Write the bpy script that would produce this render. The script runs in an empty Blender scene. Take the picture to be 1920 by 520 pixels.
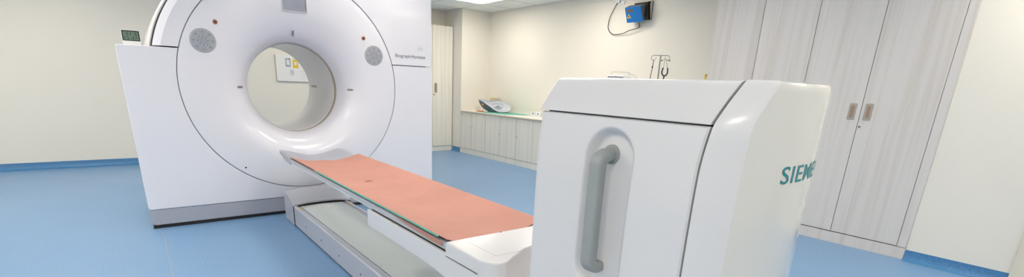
import bpy, bmesh, math, random
from mathutils import Vector, Matrix
random.seed(4)
PI = math.pi
C = bpy.context.scene.collection
scene = bpy.context.scene

# ------------------------------------------------------------------ materials
def mat(name, col, rough=.5, metal=0, spec=.5, noise=None, bump=None, coat=0, emit=None):
    m = bpy.data.materials.new(name); m.use_nodes = True
    nt = m.node_tree; b = nt.nodes['Principled BSDF']
    b.inputs['Base Color'].default_value = (*col, 1)
    b.inputs['Roughness'].default_value = rough
    b.inputs['Metallic'].default_value = metal
    b.inputs['Specular IOR Level'].default_value = spec
    b.inputs['Coat Weight'].default_value = coat
    b.inputs['Coat Roughness'].default_value = .08
    if emit:
        b.inputs['Emission Color'].default_value = (*emit[0], 1)
        b.inputs['Emission Strength'].default_value = emit[1]
    tc = nt.nodes.new('ShaderNodeTexCoord')
    if noise:      # (scale, amount, detail, (sx,sy,sz))
        mp = nt.nodes.new('ShaderNodeMapping'); nt.links.new(tc.outputs['Object'], mp.inputs['Vector'])
        mp.inputs['Scale'].default_value = noise[3] if len(noise) > 3 else (1, 1, 1)
        n = nt.nodes.new('ShaderNodeTexNoise'); n.inputs['Scale'].default_value = noise[0]
        n.inputs['Detail'].default_value = noise[2]
        nt.links.new(mp.outputs['Vector'], n.inputs['Vector'])
        r = nt.nodes.new('ShaderNodeValToRGB')
        a = noise[1]
        r.color_ramp.elements[0].position = .3; r.color_ramp.elements[1].position = .7
        r.color_ramp.elements[0].color = (*[max(0, c*(1-a)) for c in col], 1)
        r.color_ramp.elements[1].color = (*[min(1, c*(1+a)) for c in col], 1)
        nt.links.new(n.outputs['Fac'], r.inputs['Fac'])
        nt.links.new(r.outputs['Color'], b.inputs['Base Color'])
    if bump:       # (scale, strength, distance)
        n = nt.nodes.new('ShaderNodeTexNoise'); n.inputs['Scale'].default_value = bump[0]; n.inputs['Detail'].default_value = 3
        nt.links.new(tc.outputs['Object'], n.inputs['Vector'])
        bp = nt.nodes.new('ShaderNodeBump'); bp.inputs['Strength'].default_value = bump[1]; bp.inputs['Distance'].default_value = bump[2]
        nt.links.new(n.outputs['Fac'], bp.inputs['Height']); nt.links.new(bp.outputs['Normal'], b.inputs['Normal'])
    return m

def wood_mat(name, base, dark, axis=1, scale=1.0):
    """pale laminate: soft irregular vertical grain bands"""
    m = bpy.data.materials.new(name); m.use_nodes = True
    nt = m.node_tree; b = nt.nodes['Principled BSDF']; b.inputs['Roughness'].default_value = .42
    tc = nt.nodes.new('ShaderNodeTexCoord'); mp = nt.nodes.new('ShaderNodeMapping')
    sc = [24*scale, 24*scale, .55]
    mp.inputs['Scale'].default_value = sc
    nt.links.new(tc.outputs['Object'], mp.inputs['Vector'])
    n = nt.nodes.new('ShaderNodeTexNoise'); n.inputs['Scale'].default_value = 1.0; n.inputs['Detail'].default_value = 5; n.inputs['Roughness'].default_value = .62
    n.inputs['Distortion'].default_value = .5
    nt.links.new(mp.outputs['Vector'], n.inputs['Vector'])
    r = nt.nodes.new('ShaderNodeValToRGB')
    r.color_ramp.elements[0].position = .36; r.color_ramp.elements[0].color = (*dark, 1)
    r.color_ramp.elements[1].position = .56; r.color_ramp.elements[1].color = (*base, 1)
    nt.links.new(n.outputs['Fac'], r.inputs['Fac'])
    nt.links.new(r.outputs['Color'], b.inputs['Base Color'])
    return m

def floor_mat():
    m = bpy.data.materials.new('blue_vinyl'); m.use_nodes = True
    nt = m.node_tree; b = nt.nodes['Principled BSDF']
    tc = nt.nodes.new('ShaderNodeTexCoord')
    n = nt.nodes.new('ShaderNodeTexNoise'); n.inputs['Scale'].default_value = 130; n.inputs['Detail'].default_value = 4
    nt.links.new(tc.outputs['Object'], n.inputs['Vector'])
    r = nt.nodes.new('ShaderNodeValToRGB')
    r.color_ramp.elements[0].position = .35; r.color_ramp.elements[0].color = (*FL0, 1)
    r.color_ramp.elements[1].position = .66; r.color_ramp.elements[1].color = (*FL1, 1)
    nt.links.new(n.outputs['Fac'], r.inputs['Fac'])
    n2 = nt.nodes.new('ShaderNodeTexNoise'); n2.inputs['Scale'].default_value = 1.3; n2.inputs['Detail'].default_value = 5
    nt.links.new(tc.outputs['Object'], n2.inputs['Vector'])
    mx = nt.nodes.new('ShaderNodeMixRGB'); mx.blend_type = 'MULTIPLY'; mx.inputs[0].default_value = .22
    nt.links.new(r.outputs['Color'], mx.inputs[1]); nt.links.new(n2.outputs['Color'], mx.inputs[2])
    rr = nt.nodes.new('ShaderNodeMapRange'); rr.inputs['To Min'].default_value = .27; rr.inputs['To Max'].default_value = .42
    nt.links.new(n2.outputs['Fac'], rr.inputs['Value']); nt.links.new(rr.outputs['Result'], b.inputs['Roughness'])
    nt.links.new(r.outputs['Color'], b.inputs['Base Color'])
    return m
FL0 = (.130, .265, .460); FL1 = (.222, .378, .605)

M = dict(
    white=mat('white_plastic', (.85, .835, .895), .22, coat=.35),
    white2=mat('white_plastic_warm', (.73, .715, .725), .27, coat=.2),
    greyp=mat('grey_plinth', (.44, .45, .51), .35),
    rail=mat('silver_rail', (.50, .51, .57), .32, metal=.15),
    handle=mat('grey_handle', (.33, .345, .345), .4),
    gantcup=mat('keypad_grey', (.44, .45, .48), .35),
    black=mat('black_gap', (.012, .012, .014), .6),
    dgrey=mat('dark_grey', (.12, .12, .13), .5),
    gap=mat('seam_grey', (.13, .13, .14), .6),
    gold=mat('gap_ring_tan', (.42, .36, .26), .4),
    tube=mat('bore_white', (.68, .675, .69), .3, coat=.1),
    cream=mat('cream_wall', (.835, .795, .718), .62, bump=(140, .05, .002)),
    ceil=mat('ceiling_tile', (.90, .90, .885), .8, noise=(60, .04, 4)),
    grid=mat('ceiling_grid', (.45, .45, .44), .5),
    floor=floor_mat(),
    skirt=mat('blue_skirting', (.055, .20, .42), .35, noise=(150, .3, 3)),
    weld=mat('weld_line', (.34, .38, .42), .5),
    wood=wood_mat('pale_laminate', (.70, .665, .645), (.635, .585, .545)),
    wood2=wood_mat('pale_laminate_low', (.86, .825, .745), (.78, .74, .655), scale=1.3),
    counter=mat('countertop', (.82, .79, .72), .35),
    edge=mat('worktop_edge', (.52, .47, .38), .4),
    steel=mat('steel', (.40, .375, .335), .38, metal=.6), pole=mat('pole_metal', (.27, .26, .25), .4, metal=.5),
    brown=mat('brown_recess', (.33, .22, .15), .5, noise=(300, .3, 2)),
    orange=mat('orange_sheet', (.52, .248, .192), .8, noise=(3.0, .05, 5), bump=(7, .6, .015)),
    green=mat('green_sheet', (.13, .44, .35), .75),
    matg=mat('grey_mattress', (.50, .51, .58), .4), headg=mat('grey_head', (.38, .39, .455), .34),
    pallet=mat('cream_pallet', (.72, .71, .66), .35),
    bell=mat('bellows_grey', (.66, .695, .705), .42),
    coil=mat('coil_grey', (.50, .52, .59), .38),
    coild=mat('coil_dark', (.04, .07, .12), .5),
    blue=mat('blue_box', (.015, .17, .52), .35),
    yellow=mat('yellow', (.85, .55, .02), .5),
    teal=mat('teal_letters', (.0, .23, .26), .4),
    text=mat('dark_letters', (.10, .10, .11), .5),
    screen=mat('display_screen', (.36, .37, .45), .22, noise=(7, .08, 2)),
    lcd=mat('lcd', (.13, .20, .15), .3),
    lcdd=mat('lcd_digit', (.01, .02, .015), .4),
    whitegl=mat('white_gloss', (.85, .85, .84), .3),
    paper=mat('paper', (.80, .81, .82), .7),
    redb=mat('orange_button', (.55, .20, .10), .35),
    darkb=mat('button_centre', (.13, .05, .035), .4),
    beige=mat('beige_plate', (.62, .55, .47), .5),
    pgrey=mat('picture_grey', (.36, .40, .46), .6, noise=(30, .4, 3)),
    trim=mat('beige_trim', (.74, .68, .57), .5),
    light=mat('light_diffuser', (.9, .9, .9), .5, emit=((1.0, .925, .80), 17.3)),
    glass=mat('clear_plastic', (.95, .96, .96), .04),
)
g = M['glass'].node_tree.nodes['Principled BSDF']; g.inputs['Transmission Weight'].default_value = 1

# ------------------------------------------------------------------ helpers
def obj(name, bm, m, parent=None, angle=35, bevel=0, seg=2, loc=None, recalc=True):
    if recalc: bmesh.ops.recalc_face_normals(bm, faces=bm.faces)
    ca = math.radians(angle)
    for f in bm.faces: f.smooth = True
    for e in bm.edges:
        if len(e.link_faces) != 2 or e.calc_face_angle(0) > ca: e.smooth = False
    me = bpy.data.meshes.new(name); bm.to_mesh(me); bm.free()
    ms = m if isinstance(m, (list, tuple)) else [m]
    for k in ms: me.materials.append(k)
    o = bpy.data.objects.new(name, me); C.objects.link(o)
    if not bevel and len(me.polygons) > 40:
        wn = o.modifiers.new('wn', 'WEIGHTED_NORMAL'); wn.keep_sharp = True; wn.weight = 60
    if parent is not None:
        o.parent = parent
        o.matrix_parent_inverse = Matrix.Translation(parent.location).inverted() if not parent.rotation_euler.z else parent.matrix_basis.inverted()
    if loc: o.location = loc
    if bevel:
        b = o.modifiers.new('bevel', 'BEVEL'); b.width = bevel; b.segments = seg; b.limit_method = 'ANGLE'; b.angle_limit = math.radians(32)
        b.harden_normals = True; b.use_clamp_overlap = True
    return o
def tag(o, label=None, cat=None, group=None, kind=None):
    if label: o['label'] = label
    if cat: o['category'] = cat
    if group: o['group'] = group
    if kind: o['kind'] = kind
    return o
def thing(name, loc, label, cat, group=None):
    o = bpy.data.objects.new(name, None); C.objects.link(o); o.location = loc; o.empty_display_size = .1
    return tag(o, label, cat, group)
def struct(name, bm, m, **k):
    o = obj(name, bm, m, **k); o['kind'] = 'structure'; return o
def box(bm, x0, x1, y0, y1, z0, z1, mi=0):
    vs = [bm.verts.new(p) for p in [(x0,y0,z0),(x1,y0,z0),(x1,y1,z0),(x0,y1,z0),(x0,y0,z1),(x1,y0,z1),(x1,y1,z1),(x0,y1,z1)]]
    fs = []
    for f in [(0,3,2,1),(4,5,6,7),(0,1,5,4),(1,2,6,5),(2,3,7,6),(3,0,4,7)]:
        fs.append(bm.faces.new([vs[i] for i in f])); fs[-1].material_index = mi
    return vs
def B(*a):
    bm = bmesh.new(); box(bm, *a); return bm
def boxes(lst):
    bm = bmesh.new()
    for a in lst: box(bm, *a)
    return bm
def ext_xz(bm, pts, y0, y1, mi=0):
    """polygon in X,Z extruded along Y"""
    a = [bm.verts.new((x, y0, z)) for x, z in pts]; b = [bm.verts.new((x, y1, z)) for x, z in pts]
    n = len(pts)
    bm.faces.new(a).material_index = mi; bm.faces.new(b[::-1]).material_index = mi
    for i in range(n): bm.faces.new([a[i], a[(i+1) % n], b[(i+1) % n], b[i]]).material_index = mi
def ext_xy(bm, pts, z0, z1):
    a = [bm.verts.new((x, y, z0)) for x, y in pts]; b = [bm.verts.new((x, y, z1)) for x, y in pts]
    n = len(pts); bm.faces.new(a); bm.faces.new(b[::-1])
    for i in range(n): bm.faces.new([a[i], a[(i+1) % n], b[(i+1) % n], b[i]])
def ext_yz(bm, pts, x0, x1):
    a = [bm.verts.new((x0, y, z)) for y, z in pts]; b = [bm.verts.new((x1, y, z)) for y, z in pts]
    n = len(pts); bm.faces.new(a); bm.faces.new(b[::-1])
    for i in range(n): bm.faces.new([a[i], a[(i+1) % n], b[(i+1) % n], b[i]])
def lathe_y(bm, prof, cx, cz, n=128, closed=False):
    """profile [(r, y)] turned about the Y axis through cx, cz"""
    rows = []
    for r, y in prof:
        rows.append([bm.verts.new((cx+r*math.cos(2*PI*i/n), y, cz+r*math.sin(2*PI*i/n))) for i in range(n)])
    m = len(rows)
    for j in range(m if closed else m-1):
        A_, B_ = rows[j], rows[(j+1) % m]
        for i in range(n): bm.faces.new([A_[i], A_[(i+1) % n], B_[(i+1) % n], B_[i]])
def lathe_z(bm, prof, cx, cy, n=24):
    rows = []
    for r, z in prof:
        rows.append([bm.verts.new((cx+r*math.cos(2*PI*i/n), cy+r*math.sin(2*PI*i/n), z)) for i in range(n)])
    for j in range(len(rows)-1):
        for i in range(n): bm.faces.new([rows[j][i], rows[j][(i+1) % n], rows[j+1][(i+1) % n], rows[j+1][i]])
    bm.faces.new(rows[0][::-1]); bm.faces.new(rows[-1])
def tube(bm, pts, r, n=10, cap=True, flat=1.0, up=None, sq=1.0):
    pts = [Vector(p) for p in pts]; rows = []; prev = None
    for i, p in enumerate(pts):
        t = (pts[min(i+1, len(pts)-1)]-pts[max(i-1, 0)]).normalized()
        if prev is None:
            ref = Vector(up) if up else (Vector((0, 0, 1)) if abs(t.z) < .9 else Vector((1, 0, 0)))
            u = t.cross(ref).normalized()
        else: u = (prev - t*prev.dot(t)).normalized()
        prev = u; v = t.cross(u)
        rr = r[i] if isinstance(r, (list, tuple)) else r
        pw = lambda c: math.copysign(abs(c)**sq, c)
        rows.append([bm.verts.new(p+(u*pw(math.cos(2*PI*k/n))*rr+v*pw(math.sin(2*PI*k/n))*rr*flat)) for k in range(n)])
    for j in range(len(rows)-1):
        for k in range(n): bm.faces.new([rows[j][k], rows[j][(k+1) % n], rows[j+1][(k+1) % n], rows[j+1][k]])
    if cap: bm.faces.new(rows[0][::-1]); bm.faces.new(rows[-1])
def smooth_path(pts, k=6):
    P = [Vector(p) for p in pts]; out = []
    for i in range(len(P)-1):
        a, b, c, d = P[max(i-1, 0)], P[i], P[i+1], P[min(i+2, len(P)-1)]
        for j in range(k):
            t = j/k
            out.append(.5*((2*b)+(c-a)*t+(2*a-5*b+4*c-d)*t*t+(3*b-a-3*c+d)*t**3))
    out.append(P[-1]); return out
def arc(cx, cz, r, a0, a1, n):
    return [(cx+r*math.cos(math.radians(a0+(a1-a0)*i/n)), cz+r*math.sin(math.radians(a0+(a1-a0)*i/n))) for i in range(n+1)]
def rrect(x0, x1, z0, z1, r, n=5):
    return arc(x1-r, z1-r, r, 0, 90, n)+arc(x0+r, z1-r, r, 90, 180, n)+arc(x0+r, z0+r, r, 180, 270, n)+arc(x1-r, z0+r, r, 270, 360, n)
def text_bm(s, size, extrude=.0006, offset=0):
    cu = bpy.data.curves.new('t', 'FONT'); cu.body = s; cu.size = size; cu.space_character = 1.0+(.08 if offset else 0); cu.extrude = extrude; cu.offset = offset; cu.resolution_u = 4
    o = bpy.data.objects.new('t', cu); C.objects.link(o)
    dg = bpy.context.evaluated_depsgraph_get(); dg.update()
    me = bpy.data.meshes.new_from_object(o.evaluated_get(dg))
    bm = bmesh.new(); bm.from_mesh(me)
    bpy.data.objects.remove(o); bpy.data.curves.remove(cu); bpy.data.meshes.remove(me)
    xs = [v.co.x for v in bm.verts]; ys = [v.co.y for v in bm.verts]
    return bm, min(xs), max(xs), min(ys), max(ys)
def fit_text(s, x0, x1, z0, z1, y, offset=0, ext=.0006):
    """text in the XZ plane facing -Y, fitted into a rectangle (z0 = baseline, z1 = cap height)"""
    bm, a, b, c, d = text_bm(s, 1, 0, offset)
    cap = .73
    for v in bm.verts:
        v.co = Vector((x0+(v.co.x-a)/(b-a)*(x1-x0), y, z0+v.co.y/cap*(z1-z0)))
    geo = bmesh.ops.extrude_face_region(bm, geom=bm.faces[:])
    for e in geo['geom']:
        if isinstance(e, bmesh.types.BMVert): e.co.y -= ext
    return bm

# ------------------------------------------------------------------ room shell
XW, YB, ZC = 5.08, 7.60, 2.315
XL, YF = -3.2, -2.6
XF = 4.52     # face line of the built-in cabinets
struct('floor', B(XL-.1, XW+.1, YF-.1, YB+.1, -.1, 0), M['floor'])
struct('wall_back', B(XL-.1, XW+.1, YB, YB+.1, 0, ZC), M['cream'])
struct('wall_right', B(XW, XW+.1, YF, YB, 0, ZC), M['cream'])
struct('wall_left', B(XL-.1, XL, YF, YB, 0, ZC), M['cream'])
struct('wall_front', B(XL-.1, XW+.1, YF-.1, YF, 0, ZC), M['cream'])
struct('wall_corner', B(4.517, XW, 7.04, YB, 0, ZC), M['cream'])
struct('wall_side', B(XF+.008, XW, YF, .829, 0, ZC), M['cream'])
# suspended ceiling: tiles with a thin grid
GX, GY, GS = 4.49, 6.45, .6
light_cells = []
for ix in (-1, -5, -9, -12):
    for iy in (-1, -4, -7, -11, -14):
        light_cells.append((ix-2 if (ix, iy) == (-1, -7) else ix, iy))
bm = bmesh.new()
vx = [XL-.1]+[GX+GS*i for i in range(-13, 1) if XL < GX+GS*i < XW]+[XW+.1]
vy = [YF-.1]+[GY+GS*i for i in range(-15, 3) if YF < GY+GS*i < YB]+[YB+.1]
ls = {(round(GX+GS*a, 3), round(GY+GS*b, 3)) for a, b in light_cells}
for i in range(len(vx)-1):
    for j in range(len(vy)-1):
        if (round(vx[i], 3), round(vy[j], 3)) in ls: continue
        box(bm, vx[i]+.002, vx[i+1]-.002, vy[j]+.002, vy[j+1]-.002, ZC, ZC+.02)
box(bm, XL-.1, XW+.1, YF-.1, YB+.1, ZC+.06, ZC+.1)
struct('ceiling', bm, M['ceil'])
bm = bmesh.new()
for x in vx[1:-1]: box(bm, x-.004, x+.004, YF, YB-.001, ZC-.0015, ZC+.05)
for y in vy[1:-1]: box(bm, XL, XW-.001, y-.004, y+.004, ZC-.0015, ZC+.049)
struct('trim_1', bm, M['grid'])
struct('trim_2', boxes([(4.498, XF+.007, .12, .278, 0, ZC-.002), ]), M['trim'], bevel=.004)
# coved blue skirting
def cove(y0, y1, x, sgn):           # along Y on a wall at x, facing sgn
    bm = bmesh.new(); a = []
    pr_ = [(0, 0), (.045, 0), (.03, .006), (.014, .018), (.006, .036), (.004, .079), (0, .079)]
    for y in (y0, y1): a.append([bm.verts.new((x+sgn*d, y, z+.0005)) for d, z in pr_])
    n = len(pr_)
    for i in range(n): bm.faces.new([a[0][i], a[0][(i+1) % n], a[1][(i+1) % n], a[1][i]])
    bm.faces.new(a[0]); bm.faces.new(a[1][::-1]); return bm
def covex(x0, x1, y, sgn):
    bm = bmesh.new(); a = []
    pr_ = [(0, 0), (.045, 0), (.03, .006), (.014, .018), (.006, .036), (.004, .079), (0, .079)]
    for x in (x0, x1): a.append([bm.verts.new((x, y+sgn*d, z+.0005)) for d, z in pr_])
    n = len(pr_)
    for i in range(n): bm.faces.new([a[0][i], a[0][(i+1) % n], a[1][(i+1) % n], a[1][i]])
    bm.faces.new(a[0]); bm.faces.new(a[1][::-1]); return bm
struct('baseboard_back', covex(XL, 3.68, YB, -1), M['skirt'])
struct('baseboard_corner', cove(7.045, 7.29, 4.517, -1), M['skirt'])
struct('baseboard_right', cove(.279, .827, XF+.008, -1), M['skirt'])
struct('baseboard_left', cove(YF, YB, XL, 1), M['skirt'])
struct('trim_3', B(.052, .0565, -2.0, 4.285, .0002, .0012), M['weld'])

# ------------------------------------------------------------------ ceiling lights (the room's lamps)
for k, (ix, iy) in enumerate(light_cells):
    x0, y0 = GX+GS*ix, GY+GS*iy
    if y0 > YB-.6 or x0 < XL or y0 < YF: continue
    first = (ix, iy) == (-1, -1)
    t = thing('ceiling_light', (x0+.3, y0+.3, ZC), 'square recessed ceiling light above the low counter' if first else
              'square recessed ceiling light panel outside the photo', 'light', 'recessed ceiling lights')
    bm = boxes([(x0+.008, x0+.592, y0+.008, y0+.022, ZC-.002, ZC+.04), (x0+.008, x0+.592, y0+.578, y0+.592, ZC-.002, ZC+.04),
                (x0+.008, x0+.022, y0+.022, y0+.578, ZC-.002, ZC+.04), (x0+.578, x0+.592, y0+.022, y0+.578, ZC-.002, ZC+.04)])
    obj('light_frame', bm, M['whitegl'], t)
    obj('diffuser', B(x0+.0225, x0+.5775, y0+.0225, y0+.5775, ZC+.003, ZC+.02), M['light'], t)

# ------------------------------------------------------------------ tall built-in cupboards on the right
def recess_handle(par, y, z, x=XF, w=.05, h=.125):
    bm = bmesh.new(); ext_yz(bm, rrect(y-w/2, y+w/2, z-h/2, z+h/2, .006), x-.0035, x+.0)
    hd = obj('handle', bm, M['steel'], par, bevel=.001); hd['label'] = 'flush metal pull plate'
    bm = bmesh.new(); ext_yz(bm, rrect(y-.011, y+.011, z-.046, z+.046, .0105), x-.0042, x-.0036)
    obj('finger_recess', bm, M['brown'], hd)
def lock(par, y, z, x=XF, r=.009):
    bm = bmesh.new(); ext_yz(bm, arc(y, z, r, 0, 345, 15), x-.004, x)
    l = obj('lock', bm, M['steel'], par, bevel=.001)
    bm = bmesh.new(); ext_yz(bm, arc(y, z, r*.55, 0, 345, 11), x-.0046, x-.0041)
    obj('keyhole', bm, M['black'], l)
def wardrobe(y0, ym, y1, label, side_panel=0, lk=True):
    t = thing('wardrobe', (XF+.25, (y0+y1)/2, 0), label, 'cupboard', 'tall built-in cupboards')
    obj('cabinet_body', B(XF+.021, XW-.002, y0+.001, y1-.001, .092, ZC-.004), M['gap'], t)
    obj('kickboard', B(XF+.002, XF+.03, y0+.001, y1-.0015, .0, .0885), M['wood'], t, bevel=.001)
    ys = y0+side_panel
    if side_panel: obj('end_panel', B(XF, XF+.02, y0+.001, ys-.001, .0925, ZC-.004), M['wood'], t, bevel=.001)
    for a, b in ((ys, ym), (ym, y1)):
        d = obj('door', B(XF, XF+.02, a+.002, b-.002, .0955, ZC-.004), M['wood'], t, bevel=.0015)
        if a == ym: recess_handle(d, ym+.055, 1.058)
        else:
            recess_handle(d, ym-.05, 1.06)
            lock(d, ym-.017, .946)
wardrobe(.829, 1.332, 1.773, 'tall pale laminate two-door cupboard beside the bare cream wall, flush handles in view', .057)
wardrobe(1.773, 2.212, 2.65, 'tall pale laminate two-door cupboard behind the top of the table column')

# ------------------------------------------------------------------ low base cupboards, worktop
edges = [7.038, 6.305, 5.527, 4.75, 3.97, 3.19, 2.655]
words = ['leftmost low laminate base cupboard beside the wall corner', 'second low laminate base cupboard from the wall corner under the blue-grey shell',
         'third low laminate base cupboard from the wall corner, partly behind the white column',
         'fourth low laminate base cupboard hidden behind the white column', 'fifth low laminate base cupboard hidden behind the white column',
         'last low laminate base cupboard next to the tall cupboards']
for k in range(6):
    y1, y0 = edges[k], edges[k+1]
    ym = [6.705, 5.917, 5.14, (y0+y1)/2, (y0+y1)/2, (y0+y1)/2][k]
    t = thing('base_cabinet', (XF+.25, (y0+y1)/2, 0), words[k], 'cupboard', 'low cupboards under the worktop')
    obj('cabinet_body', B(XF+.02, XW-.002, y0+.001, y1-.001, .09, .686), M['gap'], t)
    obj('kickboard', B(XF+.003, XF+.03, y0+.0015, y1-.0015, 0, .085), M['wood2'], t)
    for a, b in ((y0, ym), (ym, y1)):
        d = obj('door', B(XF, XF+.019, a+.0035, b-.0035, .09, .6845), M['wood2'], t, bevel=.001)
        if (k == 0 and a == y0) or (k == 1 and b == y1) or (k >= 2 and b == y1):
            lock(d, (ym-.012 if k == 0 else (ym+.012 if k == 1 else y1-.03)), .455 if k == 0 else .42, r=.008)
t = thing('worktop', (4.8, 4.85, .687), 'long pale worktop running over the low cupboards along the right wall', 'worktop')
obj('slab', B(XF-.012, XW-.002, 2.656, 7.037, .687, .7155), M['counter'], t, bevel=.002)
obj('edge_strip', B(XF-.0145, XF-.0125, 2.656, 7.037, .689, .707), M['edge'], t)

# tall locker in the back recess
t = thing('tall_cabinet', (4.1, 7.45, 0), 'tall pale laminate cabinet standing in the recess between scanner and wall corner', 'cupboard')
obj('cabinet_body', B(3.70, 4.505, 7.322, YB-.002, .085, 2.053), M['wood2'], t)
obj('kickboard', B(3.70, 4.505, 7.31, 7.34, 0, .083), M['counter'], t)
for a, b in ((3.70, 4.116), (4.116, 4.505)):
    d = obj('door', B(a+.002, b-.002, 7.30, 7.32, .088, 2.051), M['wood2'], t, bevel=.0015)
    if a > 4:
        bm = bmesh.new(); ext_xz(bm, rrect(4.148, 4.202, .985, 1.145, .006), 7.2965, 7.30)
        h = obj('handle', bm, M['steel'], d)
        bm = bmesh.new(); ext_xz(bm, rrect(4.163, 4.187, 1.005, 1.125, .01), 7.2957, 7.2963); obj('finger_recess', bm, M['brown'], h)
        bm = bmesh.new(); ext_xz(bm, arc(4.142, .955, .011, 0, 345, 12), 7.295, 7.30); obj('lock', bm, M['dgrey'], d)

# ------------------------------------------------------------------ scanner gantry
CX, CZ, RF = 1.158, 1.085, .861
GYF = 4.29
gt = thing('scanner_gantry', (1.18, 4.8, 0), 'large white ring-shaped scanner gantry with round bore standing on the blue floor', 'medical scanner')
def ang(z, side):
    a = math.degrees(math.asin((z-CZ)/RF)); return a if side > 0 else 180-a
# lower housing front (below the shoulder seam), the ring cut out of it
zl, zr = 1.319, 1.288
aR, aL = ang(zr, 1), ang(zl, -1)
lower = arc(CX, CZ, RF, aL, 360+aR, 110)
lower += [(2.40, zr), (2.412, zr-.012)]+arc(2.395, .168, .017, 0, -90, 4)+[(.006, .149)]+[(-.008, .162)]+[(-.030, zl-.006), (-.024, zl)]
bm = bmesh.new(); ext_xz(bm, lower, GYF, 5.22)
obj('lower_housing', bm, M['white'], gt, bevel=.012, seg=3)
# upper cover: left side follows an arc, right side runs straight up
zu = 1.327; zur = 1.295
aU, aUR = ang(zu, -1), ang(zur, 1)
RU = 1.008
def upper_outline(R, zleft, zright, xr, rc):
    al = 180-math.degrees(math.asin((zleft-CZ)/R))
    top = CZ+R
    return [(xr, zright)]+arc(xr-rc, top-rc, rc, 0, 90, 8)+arc(CX, CZ, R, 90, al, 40)
inner = arc(CX, CZ, RF, aU, aUR, 70)
def chamfered(out_o, out_i, inn, y0, yc, y1):
    """front face from inn to out_i at y0, chamfer to out_o at yc, sides back to y1"""
    bm = bmesh.new(); n = len(out_o)
    f = [bm.verts.new((x, y0, z)) for x, z in out_i]; c = [bm.verts.new((x, yc, z)) for x, z in out_o]; b = [bm.verts.new((x, y1, z)) for x, z in out_o]
    ii = [bm.verts.new((x, y0, z)) for x, z in inn]; ib = [bm.verts.new((x, y1, z)) for x, z in inn]
    bm.faces.new(f+ii); bm.faces.new((b+ib)[::-1])
    for i in range(n-1):
        bm.faces.new([f[i], f[i+1], c[i+1], c[i]]); bm.faces.new([c[i], c[i+1], b[i+1], b[i]])
    for i in range(len(inn)-1): bm.faces.new([ii[i], ii[i+1], ib[i+1], ib[i]])
    bm.faces.new([f[-1], c[-1], b[-1], ib[0], ii[0]]); bm.faces.new([ii[-1], ib[-1], b[0], c[0], f[0]])
    return bm
oo = upper_outline(RU, zu, zur, 2.416, .16); oi = upper_outline(RU-.045, zu, zur, 2.395, .139)
obj('upper_cover', chamfered(oo, oi, inner, GYF-.002, GYF+.020, GYF+.10), M['white'], gt, angle=12)
# dark core that shows in the seams between the covers
c1 = upper_outline(RU+.007, 1.30, 1.27, 2.400, .15); inn2 = arc(CX, CZ, RF+.004, ang(1.30, -1), ang(1.27, 1), 60)
obj('inner_frame', chamfered(c1, c1, inn2, GYF+.105, GYF+.105, 4.60), M['black'], gt)
# rear band
ro = upper_outline(1.036, 1.322, 1.30, 2.41, .19); ri = upper_outline(1.026, 1.322, 1.30, 2.372, .16)
inn3 = arc(CX, CZ, RF+.004, ang(1.322, -1), ang(1.30, 1), 60)
obj('rear_cover', chamfered(ro, ri, inn3, GYF+.135, GYF+.165, 5.22), M['white2'], gt, angle=50, bevel=.006)
# front ring with funnel
BZ = 1.058
prof = [(.849, 4.335), (.8575, 4.33), (.8575, 4.298), (.8545, 4.2925), (.849, 4.290), (.80, 4.2875), (.70, 4.2855), (.62, 4.2875), (.575, 4.292), (.53, 4.302), (.49, 4.319), (.455, 4.341), (.428, 4.366), (.405, 4.396), (.388, 4.430), (.374, 4.462), (.368, 4.490), (.372, 4.50), (.39, 4.50)]
bm = bmesh.new()
n = 160; rows = []
for r, y in prof:
    cz = CZ if r > .7 else BZ+(CZ-BZ)*max(0, (r-.37)/.33)
    rows.append([bm.verts.new((CX+r*math.cos(2*PI*i/n), y, cz+r*math.sin(2*PI*i/n))) for i in range(n)])
for j in range(len(rows)-1):
    for i in range(n): bm.faces.new([rows[j][i], rows[j][(i+1) % n], rows[j+1][(i+1) % n], rows[j+1][i]])
fr = obj('front_ring', bm, M['white'], gt, angle=50)
bm = bmesh.new(); lathe_y(bm, [(.860, 4.31), (.860, 4.36), (.84, 4.36)], CX, CZ, 96); obj('ring_groove', bm, M['dgrey'], gt)
bm = bmesh.new(); lathe_y(bm, [(.385, 4.499), (.377, 4.503), (.367, 4.534), (.39, 4.536)], CX, BZ, 96); obj('gap_ring', bm, M['gold'], gt)
bm = bmesh.new(); lathe_y(bm, [(.39, 4.534), (.360, 4.536), (.357, 4.541), (.356, 4.57), (.356, 5.27), (.360, 5.30), (.38, 5.33), (.42, 5.34), (.80, 5.34), (.84, 5.32), (.85, 5.22)], CX, BZ, 128)
obj('bore_tube', bm, M['tube'], gt, angle=40)
# plinth and feet
bm = bmesh.new(); ext_xy(bm, [(.018, 4.298), (2.385, 4.298), (2.41, 4.323), (2.41, 5.2), (-.008, 5.2), (-.008, 4.323)], .022, .147)
for v in bm.verts:
    if v.co.z < .1:
        if v.co.y < 4.5: v.co.y += .004
        v.co.x += .010 if v.co.x < 1 else -.008
obj('plinth', bm, M['greyp'], gt, bevel=.006)
bm = bmesh.new(); box(bm, .004, 2.39, 4.296, 5.15, .001, .0215); obj('base_frame', bm, M['black'], gt)
# seam below the ring
obj('seam', B(1.1705, 1.1735, GYF-.0008, GYF+.002, .151, .222), M['gap'], gt)
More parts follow.
